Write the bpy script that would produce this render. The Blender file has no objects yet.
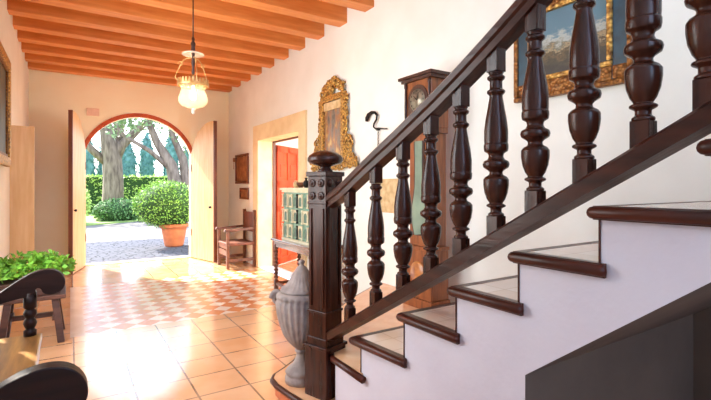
import bpy, bmesh, math, random
from mathutils import Vector, Matrix
R = random.Random(7)
PI = math.pi
S = bpy.context.scene
COL = S.collection

# ------------------------------------------------------------------ mesh builder
class MB:
    def __init__(s): s.v = []; s.f = []; s.mi = []; s.sm = []
    def add(s, vs, fs, mi=0, smooth=False):
        b = len(s.v); s.v += [tuple(v) for v in vs]
        for f in fs: s.f.append(tuple(b + i for i in f)); s.mi.append(mi); s.sm.append(smooth)
        return s
    def box(s, x0, x1, y0, y1, z0, z1, mi=0):
        vs = [(x, y, z) for x in (x0, x1) for y in (y0, y1) for z in (z0, z1)]
        return s.add(vs, [(0, 1, 3, 2), (4, 6, 7, 5), (0, 4, 5, 1), (2, 3, 7, 6), (0, 2, 6, 4), (1, 5, 7, 3)], mi)
    def obox(s, c, size, rz=0, mi=0, taper=1.0):
        hx, hy, hz = [q / 2 for q in size]; co, si = math.cos(rz), math.sin(rz); vs = []
        for dz in (-1, 1):
            k = taper if dz > 0 else 1
            for dx, dy in ((-1, -1), (1, -1), (1, 1), (-1, 1)):
                x, y = dx * hx * k, dy * hy * k
                vs.append((c[0] + x * co - y * si, c[1] + x * si + y * co, c[2] + dz * hz))
        return s.add(vs, [(3, 2, 1, 0), (4, 5, 6, 7), (0, 1, 5, 4), (1, 2, 6, 5), (2, 3, 7, 6), (3, 0, 4, 7)], mi)
    def lathe(s, prof, c=(0, 0, 0), n=24, mi=0, axis='z', flute=None, cap=True):
        vs = []; fs = []
        for r, h in prof:
            for i in range(n):
                a = 2 * PI * i / n; rr = r
                if flute: rr = r * (1 + flute(h) * (abs(math.sin(a * 12)) - .5))
                p = (rr * math.cos(a), rr * math.sin(a), h)
                if axis == 'x': p = (h, p[0], p[1])
                elif axis == 'y': p = (p[0], h, p[1])
                vs.append((c[0] + p[0], c[1] + p[1], c[2] + p[2]))
        m = len(prof)
        for j in range(m - 1):
            for i in range(n):
                k = (i + 1) % n
                fs.append((j * n + i, j * n + k, (j + 1) * n + k, (j + 1) * n + i))
        if cap: fs.append(tuple(range(n - 1, -1, -1))); fs.append(tuple((m - 1) * n + i for i in range(n)))
        return s.add(vs, fs, mi, True)
    def tube(s, pts, r, n=10, mi=0):
        pts = [Vector(p) for p in pts]; rs = r if isinstance(r, (list, tuple)) else [r] * len(pts)
        vs = []; up = Vector((0, 0, 1))
        t0 = (pts[1] - pts[0]).normalized()
        nrm = t0.cross(up) if abs(t0.dot(up)) < .95 else t0.cross(Vector((1, 0, 0)))
        nrm.normalize()
        for i, p in enumerate(pts):
            t = (pts[min(i + 1, len(pts) - 1)] - pts[max(i - 1, 0)]).normalized()
            nrm = (nrm - t * nrm.dot(t)).normalized(); b = t.cross(nrm)
            for k in range(n):
                a = 2 * PI * k / n; q = p + (nrm * math.cos(a) + b * math.sin(a)) * rs[i]
                vs.append(tuple(q))
        fs = []
        for j in range(len(pts) - 1):
            for k in range(n):
                l = (k + 1) % n; fs.append((j * n + k, j * n + l, (j + 1) * n + l, (j + 1) * n + k))
        fs.append(tuple(range(n - 1, -1, -1))); fs.append(tuple((len(pts) - 1) * n + i for i in range(n)))
        return s.add(vs, fs, mi, True)
    def prism(s, poly, a0, a1, axis='z', mi=0):
        n = len(poly)
        def P(p, a):
            if axis == 'z': return (p[0], p[1], a)
            if axis == 'y': return (p[0], a, p[1])
            return (a, p[0], p[1])
        vs = [P(p, a0) for p in poly] + [P(p, a1) for p in poly]
        fs = [tuple(range(n - 1, -1, -1)), tuple(range(n, 2 * n))]
        fs += [(i, (i + 1) % n, n + (i + 1) % n, n + i) for i in range(n)]
        return s.add(vs, fs, mi)
    def sweep(s, path, sec, mi=0, smooth=False):
        """path: points ; sec: list of (x offset, z offset), section stays in the x/z plane"""
        n = len(sec); vs = []
        for p in path:
            for q in sec: vs.append((p[0] + q[0], p[1], p[2] + q[1]))
        fs = []
        for j in range(len(path) - 1):
            for k in range(n):
                l = (k + 1) % n; fs.append((j * n + k, j * n + l, (j + 1) * n + l, (j + 1) * n + k))
        fs.append(tuple(range(n - 1, -1, -1))); fs.append(tuple((len(path) - 1) * n + i for i in range(n)))
        return s.add(vs, fs, mi, smooth)
    def leaves(s, pts, size, mi=0, spread=1.0):
        for p in pts:
            a = Vector((R.gauss(0, 1), R.gauss(0, 1), R.gauss(0, 1) * spread)).normalized()
            b = a.cross(Vector((R.gauss(0, 1), R.gauss(0, 1), R.gauss(0, 1)))).normalized()
            z = size * R.uniform(.6, 1.3); p = Vector(p)
            s.add([p, p + (a + b * .55) * z * .5, p + a * z, p + (a - b * .55) * z * .5], [(0, 1, 2, 3)], mi)
        return s
    def xf(s, M):
        s.v = [tuple(M @ Vector(v)) for v in s.v]; return s
    def build(s, name, mats, parent=None, bevel=0, loc=None):
        me = bpy.data.meshes.new(name); me.from_pydata(s.v, [], s.f)
        if not isinstance(mats, (list, tuple)): mats = [mats]
        for m in mats: me.materials.append(m)
        for p, i, k in zip(me.polygons, s.mi, s.sm): p.material_index = i; p.use_smooth = k
        bm = bmesh.new(); bm.from_mesh(me); bmesh.ops.recalc_face_normals(bm, faces=bm.faces[:]); bm.to_mesh(me); bm.free()
        o = bpy.data.objects.new(name, me); COL.objects.link(o)
        if loc: o.location = loc
        if parent:
            o.parent = parent
            if not loc:      # meshes are given in world coordinates: undo the parents' offset
                p = parent; off = Vector((0, 0, 0))
                while p: off += p.location; p = p.parent
                o.location = -off
        if bevel:
            b = o.modifiers.new('bevel', 'BEVEL'); b.width = bevel; b.segments = 2; b.limit_method = 'ANGLE'
        return o

def thing(name, label, cat, loc, group=None):
    o = bpy.data.objects.new(name, None); COL.objects.link(o); o.location = loc; o.empty_display_size = .1
    return tag(o, label, cat, group)
def tag(o, label, cat, group=None, kind=None):
    o['label'] = label; o['category'] = cat
    if group: o['group'] = group
    if kind: o['kind'] = kind
    return o
def struct(o, label=None):
    o['kind'] = 'structure'
    if label: o['label'] = label
    return o

# ------------------------------------------------------------------ materials
def lin(c):
    return tuple(((x / 255) / 12.92 if x / 255 <= .04045 else ((x / 255 + .055) / 1.055) ** 2.4) for x in c) + (1,)
class NT:
    def __init__(s, name):
        s.m = bpy.data.materials.new(name); s.m.use_nodes = True; s.t = s.m.node_tree; s.b = s.t.nodes['Principled BSDF']
    def n(s, typ, **k):
        o = s.t.nodes.new(typ)
        for a, v in k.items():
            if a in o.inputs: o.inputs[a].default_value = v
            else: setattr(o, a, v)
        return o
    def l(s, a, b): s.t.links.new(a, b)
def mix(nt, fac, a, b):
    m = nt.n('ShaderNodeMix', data_type='RGBA')
    for i, x in ((6, a), (7, b)):
        if isinstance(x, tuple): m.inputs[i].default_value = x
        else: nt.l(x, m.inputs[i])
    if isinstance(fac, (int, float)): m.inputs[0].default_value = fac
    else: nt.l(fac, m.inputs[0])
    return m.outputs[2]
def simple(name, c, rough=.6, c2=None, scale=8, metal=0, bump=0, bscale=None, stretch=(1, 1, 1), spec=.5, detail=4, lo=.35, hi=.65, coat=0):
    nt = NT(name); b = nt.b
    b.inputs['Roughness'].default_value = rough; b.inputs['Metallic'].default_value = metal
    b.inputs['Specular IOR Level'].default_value = spec; b.inputs['Coat Weight'].default_value = coat
    b.inputs['Coat Roughness'].default_value = .12
    tc = nt.n('ShaderNodeTexCoord'); mp = nt.n('ShaderNodeMapping', Scale=stretch); nt.l(tc.outputs['Object'], mp.inputs['Vector'])
    nz = nt.n('ShaderNodeTexNoise', Scale=scale, Detail=detail); nt.l(mp.outputs['Vector'], nz.inputs['Vector'])
    mr = nt.n('ShaderNodeMapRange'); mr.inputs['From Min'].default_value = lo; mr.inputs['From Max'].default_value = hi
    nt.l(nz.outputs['Fac'], mr.inputs['Value'])
    nt.l(mix(nt, mr.outputs['Result'], lin(c), lin(c2 or c)), b.inputs['Base Color'])
    if bump:
        n2 = nt.n('ShaderNodeTexNoise', Scale=bscale or scale, Detail=5); nt.l(mp.outputs['Vector'], n2.inputs['Vector'])
        bp = nt.n('ShaderNodeBump', Strength=bump, Distance=.01); nt.l(n2.outputs['Fac'], bp.inputs['Height']); nt.l(bp.outputs['Normal'], b.inputs['Normal'])
    return nt.m
def wood(name, c, c2, axis='x', rough=.4, scale=3, coat=0, bump=.15, spec=.5):
    st = {'x': (1, 9, 9), 'y': (9, 1, 9), 'z': (9, 9, 1)}[axis]
    return simple(name, c, rough, c2, scale, bump=bump, bscale=scale * 2, stretch=st, coat=coat, spec=spec, lo=.3, hi=.7)

M = {}
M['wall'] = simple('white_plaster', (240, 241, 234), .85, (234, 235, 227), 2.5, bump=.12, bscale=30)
M['wall_far'] = simple('peach_plaster', (250, 244, 212), .85, (248, 238, 203), 2, bump=.12, bscale=30)
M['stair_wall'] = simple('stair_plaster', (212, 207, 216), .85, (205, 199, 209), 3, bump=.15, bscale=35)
M['niche'] = simple('shaded_niche_brown', (96, 80, 68), .9, (84, 70, 60), 2.5, bump=.1, bscale=30)  # brown darkened to stand in for the shade under the stairs
M['stone'] = simple('cream_stone', (236, 214, 170), .75, (224, 196, 148), 4, bump=.15, bscale=25)
M['beam'] = wood('orange_pine', (226, 148, 78), (206, 120, 54), 'x', .5, 2.2)
M['board'] = wood('ceiling_pine', (214, 150, 86), (196, 128, 66), 'y', .6, 2)
M['dark_z'] = wood('dark_walnut_upright', (72, 34, 20), (38, 17, 11), 'z', .27, 3, spec=.32)
M['dark_y'] = wood('dark_walnut_rail', (72, 33, 20), (40, 18, 11), 'y', .3, 3, spec=.28)
M['nosing'] = wood('reddish_dark_nosing', (84, 36, 22), (46, 19, 12), 'y', .35, 3, spec=.3)
M['settle'] = wood('blackened_oak', (46, 24, 17), (24, 12, 9), 'x', .42, 3, spec=.2)
M['settle_seat'] = wood('worn_golden_oak', (176, 128, 66), (112, 76, 40), 'y', .28, 3, coat=.3)
M['bench'] = wood('brown_oak', (92, 58, 44), (62, 38, 30), 'x', .5, 3)
M['chairwood'] = wood('chestnut', (120, 70, 42), (84, 48, 30), 'z', .45, 3)
M['leather'] = simple('brown_leather', (124, 66, 38), .5, (96, 48, 28), 12, bump=.1)
M['doorwood'] = wood('pale_pine_door', (238, 204, 152), (222, 180, 122), 'z', .5, 2.2)
M['dooredge'] = wood('dark_door_edge', (120, 64, 32), (92, 46, 24), 'z', .5, 2.2)
M['red'] = wood('red_mahogany', (206, 74, 30), (176, 52, 20), 'z', .4, 2.5)
M['brick'] = simple('brick_red', (196, 96, 58), .8, (176, 78, 46), 14, bump=.2)
M['clock'] = wood('walnut_burl', (160, 92, 48), (108, 56, 28), 'z', .35, 4, coat=.1)
M['clockdark'] = wood('clock_dark', (76, 40, 26), (50, 26, 18), 'z', .4, 4, coat=.1)
M['burl'] = simple('golden_burl', (188, 122, 62), .35, (138, 76, 36), 14, coat=.3)
M['iron'] = simple('black_iron', (34, 30, 30), .5, (22, 20, 20), 20, metal=.6)
M['chrome'] = simple('aged_steel', (150, 140, 126), .35, metal=1)
M['brass'] = simple('aged_brass', (226, 190, 130), .35, (190, 146, 84), 20, metal=.7)
M['urn'] = simple('grey_stone', (164, 150, 142), .85, (132, 118, 112), 12, bump=.35, bscale=40)
M['terra'] = simple('terracotta', (206, 120, 78), .8, (186, 102, 66), 8, bump=.1)
M['soil'] = simple('soil', (70, 50, 36), .95, bump=.3)
M['leaf'] = simple('bright_leaf', (136, 196, 66), .55, (92, 152, 42), 9)
M['bush'] = simple('bush_leaf', (136, 176, 74), .6, (92, 140, 50), 7)
M['hedge'] = simple('hedge_leaf', (190, 212, 112), .6, (152, 184, 84), 5)
M['hedge2'] = simple('deep_hedge_leaf', (112, 150, 84), .6, (78, 122, 60), 5)
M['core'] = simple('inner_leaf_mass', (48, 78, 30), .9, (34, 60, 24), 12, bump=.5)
M['cyp'] = simple('cypress_leaf', (104, 144, 136), .8, (80, 122, 116), 3, bump=.6, bscale=14)
M['olive'] = simple('olive_leaf', (150, 170, 120), .6, (112, 138, 88), 4)
M['bark'] = simple('grey_bark', (142, 124, 108), .9, (98, 82, 70), 3, bump=.8, bscale=7, stretch=(3, 3, .7))
M['grass'] = simple('lawn', (150, 170, 96), .95, (120, 146, 74), 3, bump=.4)
M['gravel'] = simple('pale_gravel', (128, 124, 120), .95, (100, 96, 94), 1.2, bump=.4, bscale=40, spec=.05)
M['seafoam'] = simple('seafoam_paint', (132, 168, 146), .45, (106, 146, 126), 10)
M['ivory'] = simple('ivory_paint', (224, 220, 190), .4, (206, 200, 166), 14)
M['panelgreen'] = simple('deep_green_panel', (58, 96, 84), .4, (84, 120, 104), 14)
M['table'] = wood('table_walnut', (98, 60, 42), (70, 40, 28), 'y', .2, 3, coat=.6)
M['cream'] = simple('mottled_cream', (222, 196, 150), .7, (190, 160, 112), 14)
M['paperbrown'] = simple('brown_picture', (170, 112, 66), .6, (132, 78, 44), 10)
M['dark_picture'] = simple('dark_canvas', (66, 62, 50), .5, (96, 92, 66), 6)
M['plaque'] = simple('pink_plaque', (240, 208, 184), .8, (232, 196, 170), 20)

def gold(name, c, c2, sc=40):
    nt = NT(name); b = nt.b
    tc = nt.n('ShaderNodeTexCoord'); v = nt.n('ShaderNodeTexVoronoi', Scale=sc); nt.l(tc.outputs['Object'], v.inputs['Vector'])
    nt.l(mix(nt, v.outputs['Distance'], lin(c), lin(c2)), b.inputs['Base Color'])
    b.inputs['Metallic'].default_value = .55; b.inputs['Roughness'].default_value = .42
    bp = nt.n('ShaderNodeBump', Strength=.8, Distance=.01); nt.l(v.outputs['Distance'], bp.inputs['Height']); nt.l(bp.outputs['Normal'], b.inputs['Normal'])
    return nt.m
M['gold'] = gold('carved_gilding', (240, 190, 100), (84, 46, 16))
M['golddark'] = gold('old_gilding', (168, 112, 52), (70, 38, 18), 45)

def glass(name, c=(255, 250, 235), rough=.05):
    nt = NT(name); b = nt.b; b.inputs['Base Color'].default_value = lin(c); b.inputs['Transmission Weight'].default_value = 1
    b.inputs['Roughness'].default_value = rough; b.inputs['IOR'].default_value = 1.3
    return nt.m
def thin_glass(name, c, fac):
    nt = NT(name); b = nt.b; b.inputs['Base Color'].default_value = lin(c); b.inputs['Roughness'].default_value = .08; b.inputs['Specular IOR Level'].default_value = .8
    tr = nt.n('ShaderNodeBsdfTransparent'); mx_ = nt.n('ShaderNodeMixShader'); mx_.inputs[0].default_value = fac
    out = [n for n in nt.t.nodes if n.type == 'OUTPUT_MATERIAL'][0]
    nt.l(tr.outputs[0], mx_.inputs[1]); nt.l(b.outputs[0], mx_.inputs[2]); nt.l(mx_.outputs[0], out.inputs[0]); return nt.m
M['glass'] = thin_glass('clear_glass', (255, 246, 224), .09); M['frost'] = thin_glass('milky_glass', (250, 240, 222), .6)
def emit(name, c, s):
    nt = NT(name); nt.b.inputs['Emission Color'].default_value = lin(c); nt.b.inputs['Emission Strength'].default_value = s; return nt.m
M['bulb'] = emit('lit_bulb', (255, 230, 180), 40)

def floor_mats():
    # plain glazed terracotta tiles on a square grid
    nt = NT('terracotta_tiles'); b = nt.b
    tc = nt.n('ShaderNodeTexCoord'); mp = nt.n('ShaderNodeMapping'); mp.inputs['Location'].default_value = (-.387, -.002 - 4.527, 0)
    nt.l(tc.outputs['Object'], mp.inputs['Vector'])
    br = nt.n('ShaderNodeTexBrick', offset=0.0, squash=1.0); nt.l(mp.outputs['Vector'], br.inputs['Vector'])
    for k, v in (('Scale', 1.0), ('Mortar Size', .0075), ('Mortar Smooth', .15), ('Bias', 0), ('Brick Width', .36), ('Row Height', .343)): br.inputs[k].default_value = v
    br.inputs['Color1'].default_value = lin((228, 178, 134)); br.inputs['Color2'].default_value = lin((221, 164, 116)); br.inputs['Mortar'].default_value = lin((118, 88, 68))
    nz = nt.n('ShaderNodeTexNoise', Scale=4.0, Detail=5); nt.l(tc.outputs['Object'], nz.inputs['Vector'])
    nt.l(mix(nt, nt_range(nt, nz.outputs['Fac'], .4, .7, 0, .35), br.outputs['Color'], lin((240, 200, 164))), b.inputs['Base Color'])
    nt.l(nt_range(nt, nz.outputs['Fac'], .3, .7, .13, .24), b.inputs['Roughness'])
    b.inputs['Coat Weight'].default_value = .6; b.inputs['Coat Roughness'].default_value = .1; b.inputs['IOR'].default_value = 2.0; b.inputs['Specular IOR Level'].default_value = .5
    bp = nt.n('ShaderNodeBump', Strength=.25, Distance=.003, invert=True); nt.l(br.outputs['Fac'], bp.inputs['Height'])
    n2 = nt.n('ShaderNodeTexNoise', Scale=9.0, Detail=2); nt.l(tc.outputs['Object'], n2.inputs['Vector'])
    b2 = nt.n('ShaderNodeBump', Strength=.05, Distance=.01); nt.l(n2.outputs['Fac'], b2.inputs['Height']); nt.l(bp.outputs['Normal'], b2.inputs['Normal'])
    nt.l(b2.outputs['Normal'], b.inputs['Normal']); M['tiles'] = nt.m
    # harlequin panel: white and terracotta triangles
    nt = NT('harlequin_tiles'); b = nt.b
    tc = nt.n('ShaderNodeTexCoord'); sp = nt.n('ShaderNodeSeparateXYZ'); nt.l(tc.outputs['Object'], sp.inputs[0])
    def math_(op, a, c):
        m = nt.n('ShaderNodeMath', operation=op)
        for i, x in enumerate((a, c)):
            if x is None: continue
            if isinstance(x, (int, float)): m.inputs[i].default_value = x
            else: nt.l(x, m.inputs[i])
        return m.outputs[0]
    T = .235
    u = math_('DIVIDE', sp.outputs[0], T); v = math_('DIVIDE', sp.outputs[1], T)
    au = math_('ABSOLUTE', math_('SUBTRACT', math_('FRACT', u, None), .5), None); av = math_('ABSOLUTE', math_('SUBTRACT', math_('FRACT', v, None), .5), None)
    tri = math_('GREATER_THAN', math_('ADD', au, av), .47)
    nz = nt.n('ShaderNodeTexNoise', Scale=5.0, Detail=5); nt.l(tc.outputs['Object'], nz.inputs['Vector'])
    oc = mix(nt, nz.outputs['Fac'], lin((216, 140, 88)), lin((196, 116, 66)))
    nt.l(mix(nt, tri, lin((232, 218, 204)), oc), b.inputs['Base Color'])
    nt.l(nt_range(nt, nz.outputs['Fac'], .3, .7, .16, .3), b.inputs['Roughness']); b.inputs['IOR'].default_value = 1.7
    M['harlequin'] = nt.m
def nt_range(nt, o, a, b, c, d):
    m = nt.n('ShaderNodeMapRange')
    for k, v in (('From Min', a), ('From Max', b), ('To Min', c), ('To Max', d)): m.inputs[k].default_value = v
    nt.l(o, m.inputs['Value']); return m.outputs['Result']
floor_mats()
M['border'] = simple('white_border_tiles', (228, 216, 204), .2, (212, 196, 180), 4)
def tread_mat():
    nt = NT('tread_tiles'); b = nt.b
    tc = nt.n('ShaderNodeTexCoord')
    br = nt.n('ShaderNodeTexBrick', offset=0.0); nt.l(tc.outputs['Object'], br.inputs['Vector'])
    for k, v in (('Scale', 1.0), ('Mortar Size', .003), ('Brick Width', .3), ('Row Height', .15)): br.inputs[k].default_value = v
    br.inputs['Color1'].default_value = lin((228, 204, 190)); br.inputs['Color2'].default_value = lin((222, 192, 174)); br.inputs['Mortar'].default_value = lin((206, 178, 162))
    nt.l(br.outputs['Color'], b.inputs['Base Color']); b.inputs['Roughness'].default_value = .2; b.inputs['Specular IOR Level'].default_value = .8
    b.inputs['Coat Weight'].default_value = .5; b.inputs['Coat Roughness'].default_value = .12
    M['tread'] = nt.m
tread_mat()
M['landing'] = simple('landing_terracotta', (230, 182, 140), .22, (220, 162, 116), 5)
def cobble_mat():
    nt = NT('cobble_paving'); b = nt.b
    tc = nt.n('ShaderNodeTexCoord'); v = nt.n('ShaderNodeTexVoronoi', Scale=6.0, feature='DISTANCE_TO_EDGE'); nt.l(tc.outputs['Object'], v.inputs['Vector'])
    nt.l(mix(nt, nt_range(nt, v.outputs['Distance'], 0, .09, 0, 1), lin((36, 36, 40)), lin((84, 86, 96))), b.inputs['Base Color'])
    b.inputs['Roughness'].default_value = .95; b.inputs['Specular IOR Level'].default_value = .08
    bp = nt.n('ShaderNodeBump', Strength=.7, Distance=.02); nt.l(v.outputs['Distance'], bp.inputs['Height']); nt.l(bp.outputs['Normal'], b.inputs['Normal'])
    M['cobble'] = nt.m
cobble_mat()
def painting_mat():
    nt = NT('landscape_canvas'); b = nt.b
    tc = nt.n('ShaderNodeTexCoord'); sp = nt.n('ShaderNodeSeparateXYZ'); nt.l(tc.outputs['Generated'], sp.inputs[0])
    mp = nt.n('ShaderNodeMapping', Scale=(1, 1.6, 2.6)); nt.l(tc.outputs['Generated'], mp.inputs['Vector'])
    nz = nt.n('ShaderNodeTexNoise', Scale=4.5, Detail=8, Roughness=.7); nt.l(mp.outputs['Vector'], nz.inputs['Vector'])
    m = nt.n('ShaderNodeMath', operation='MULTIPLY_ADD'); nt.l(nz.outputs['Fac'], m.inputs[0]); m.inputs[1].default_value = .7; nt.l(sp.outputs[2], m.inputs[2])
    rp = nt.n('ShaderNodeValToRGB'); e = rp.color_ramp.elements
    e[0].position = .42; e[0].color = lin((44, 36, 28)); e[1].position = 1.0; e[1].color = lin((90, 124, 140))
    for p, c in ((.56, (66, 58, 38)), (.64, (104, 84, 54)), (.68, (54, 50, 36)), (.735, (172, 150, 114)), (.78, (92, 92, 74)), (.83, (150, 152, 140)), (.90, (176, 180, 174)), (.95, (130, 148, 152))):
        q = e.new(p); q.color = lin(c)
    nt.l(m.outputs[0], rp.inputs[0]); nt.l(rp.outputs[0], b.inputs['Base Color']); b.inputs['Roughness'].default_value = .45
    M['landscape'] = nt.m
    nt = NT('devotional_canvas'); b = nt.b
    tc = nt.n('ShaderNodeTexCoord'); nz = nt.n('ShaderNodeTexNoise', Scale=5, Detail=6); nt.l(tc.outputs['Generated'], nz.inputs['Vector'])
    rp = nt.n('ShaderNodeValToRGB'); e = rp.color_ramp.elements
    e[0].position = .3; e[0].color = lin((70, 66, 60)); e[1].position = .7; e[1].color = lin((206, 176, 110))
    q = e.new(.45); q.color = lin((130, 120, 110)); q = e.new(.56); q.color = lin((156, 104, 66))
    nt.l(nz.outputs['Fac'], rp.inputs[0]); nt.l(rp.outputs[0], b.inputs['Base Color']); b.inputs['Roughness'].default_value = .4
    M['icon'] = nt.m
painting_mat()

# ------------------------------------------------------------------ room shell
XL, XR, YF, YB = -.60, 2.85, 9.45, -2.6
ZB, ZC = 3.45, 3.68
XS = 3.7          # far side of the stairwell stays at XR
# floor: one slab, three tile fields
f = MB()
px0, px1, py0, py1 = .0, 2.62, 5.05, 7.55
f.add([(XL, YB, 0), (XR, YB, 0), (XR, py0, 0), (XL, py0, 0)], [(0, 1, 2, 3)], 0)
f.add([(XL, py1, 0), (XR, py1, 0), (XR, YF, 0), (XL, YF, 0)], [(0, 1, 2, 3)], 0)
f.add([(XL, py0, 0), (px0, py0, 0), (px0, py1, 0), (XL, py1, 0)], [(0, 1, 2, 3)], 0)
f.add([(px1, py0, 0), (XR, py0, 0), (XR, py1, 0), (px1, py1, 0)], [(0, 1, 2, 3)], 0)
bw = .12
f.add([(px0, py0, 0), (px0 + bw, py0, 0), (px0 + bw, py1, 0), (px0, py1, 0)], [(0, 1, 2, 3)], 2)
f.add([(px0 + bw, py0, 0), (px1, py0, 0), (px1, py1, 0), (px0 + bw, py1, 0)], [(0, 1, 2, 3)], 1)
f.add([(XL, YB, -.12), (XR, YB, -.12), (XR, YF, -.12), (XL, YF, -.12)], [(0, 3, 2, 1)], 0)
struct(f.build('floor', [M['tiles'], M['harlequin'], M['border']]), 'terracotta tile floor with a white and orange harlequin panel')

# far wall with arched doorway
AC, AZ, AR = 1.15, 1.82, .962
ax0, ax1 = AC - .92, AC + .92
def arch(n=24, r=AR, hw=.92):
    a0 = math.acos(hw / r)
    return [(AC + r * math.cos(PI - a0 - (PI - 2 * a0) * i / n), AZ + r * math.sin(PI - a0 - (PI - 2 * a0) * i / n)) for i in range(n + 1)]
w = MB(); T = .14
w.box(XL - .3, ax0, YF, YF + T, 0, 5.5); w.box(ax1, XR + .3, YF, YF + T, 0, 5.5)
ap = arch()
for (x0, z0), (x1, z1) in zip(ap, ap[1:]):
    w.prism([(x0, z0), (x1, z1), (x1, 5.5), (x0, 5.5)], YF, YF + T, 'y')
struct(w.build('wall_far', M['wall_far']), 'peach plaster end wall with the arched garden doorway')
# arch surround (brick red)
w = MB()
outer = [(ax0 - .07, 0)] + arch(24, AR + .075, .99) + [(ax1 + .07, 0)]
inner = [(ax0, 0)] + arch(24) + [(ax1, 0)]
for i in range(len(outer) - 1):
    w.prism([outer[i], outer[i + 1], inner[i + 1], inner[i]], YF - .012, YF + .002, 'y')
struct(w.build('trim_1', M['brick']), 'brick red band around the arched doorway')
w = MB(); w.box(ax0, ax1, YF - .01, YF + T + .05, -.1, .012)
struct(w.build('trim_2', M['stone']), 'stone threshold of the arched doorway')

# right wall with side doorway
dy0, dy1, dz = 5.94, 7.62, 2.27
w = MB(); T = .3
w.box(XR, XR + T, YB, dy0, 0, 5.5); w.box(XR, XR + T, dy1, YF, 0, 5.5); w.box(XR, XR + T, dy0, dy1, dz, 5.5)
struct(w.build('wall_right', M['wall']), 'white plaster wall behind the staircase and the mirror')
w = MB()
w.box(XR - .03, XR - .0005, dy0 - .23, dy0 + .006, 0, dz); w.box(XR - .03, XR - .0005, dy1 - .006, dy1 + .25, 0, dz); w.box(XR - .03, XR - .0005, dy0 - .23, dy1 + .25, dz - .006, dz + .27)
w.box(XR - .0005, XR + .305, dy0 + .0005, dy0 + .006, 0, dz); w.box(XR - .0005, XR + .305, dy1 - .006, dy1 - .0005, 0, dz); w.box(XR - .0005, XR + .305, dy0 + .0005, dy1 - .0005, dz - .006, dz - .0005)
struct(w.build('trim_3', M['stone']), 'cream stone surround of the side doorway')

# left wall: tall windows out of frame near the camera, one doorway
w = MB(); T = .35; wins = [(2.5, 3.5), (3.8, 4.8)]
ys = [YB] + [q for a in wins for q in a] + [YF]
for i in range(0, len(ys), 2): w.box(XL - T, XL, ys[i], ys[i + 1], 0, 5.5)
for a, b in wins: w.box(XL - T, XL, a, b, 0, .55); w.box(XL - T, XL, a, b, 3.0, 5.5)
struct(w.build('wall_left', M['wall']), 'cream plaster wall on the left')
for i, (a, b) in enumerate(wins):
    w = MB(); x = XL - .2
    for y in (a, (a + b) / 2 - .03, b - .05): w.box(x - .025, x + .025, y, y + .05, .55, 3.0)
    for z in (.55, 1.75, 2.95): w.box(x - .025, x + .025, a, b, z, z + .05)
    struct(w.build('window_%d' % (i + 1), M['dooredge']), 'tall timber window in the left wall')
# rear wall with wide window
w = MB(); bx0, bx1, bz0, bz1 = -.3, 2.6, 1.7, 4.8
w.box(XL - .3, bx0, YB - .3, YB, 0, 5.5); w.box(bx1, XR + .3, YB - .3, YB, 0, 5.5); w.box(bx0, bx1, YB - .3, YB, 0, bz0); w.box(bx0, bx1, YB - .3, YB, bz1, 5.5)
struct(w.build('wall_rear', M['wall']), 'white plaster wall behind the viewer')
w = MB()
for x in (bx0, 1.1, bx1 - .05): w.box(x, x + .05, YB - .2, YB - .15, bz0, bz1)
for z in (bz0, 3.2, bz1 - .05): w.box(bx0, bx1, YB - .2, YB - .15, z, z + .05)
struct(w.build('window_3', M['dooredge']), 'large window lighting the stairwell')
# ceiling
w = MB(); w.box(XL, XR, 2.0, YF, ZC, ZC + .08)
struct(w.build('ceiling', M['board']), 'boards above the orange beams')
w = MB(); w.box(XL - .3, XR + .3, YB - .3, 2.0, 5.5, 5.6); w.box(XL - .3, XR + .3, 2.0, YF + .4, 5.5, 5.6); w.box(XL, XR, 1.96, 2.0, ZB, 5.5)
struct(w.build('wall_upper', M['wall']), 'upper stairwell walls and roof')
BS, BY0, BW = .575, 4.235, .185
n = 0
for k in range(-4, 10):
    yf = BY0 + k * BS
    if yf > YF - .02: break
    w = MB(); w.box(XL - .02, XR + .02, yf - BW, yf, ZB, ZC + .01); n += 1
    struct(w.build('trim_%d' % (3 + n), M['beam'], bevel=.006), 'orange pine ceiling beam')
nb = 3 + n
# side room beyond the right doorway
w = MB(); w.box(XR + .3, 5.6, 4.9, 9.7, -.1, 0)
struct(w.build('floor_side_room', M['tiles']), 'tile floor of the side room')
w = MB()
w.box(XR + .3, 5.6, 9.7, 9.8, 0, 2.9); w.box(XR + .3, 3.5, 4.8, 4.9, 0, 2.9); w.box(5.3, 5.6, 4.8, 4.9, 0, 2.9); w.box(3.5, 5.3, 4.8, 4.9, 0, .5); w.box(3.5, 5.3, 4.8, 4.9, 2.5, 2.9)
w.box(5.6, 5.7, 4.8, 9.8, 0, 2.9); w.box(XR + .3, 5.7, 4.8, 9.8, 2.9, 3.0)
struct(w.build('wall_side_room', M['wall']), 'white walls of the side room')

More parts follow.
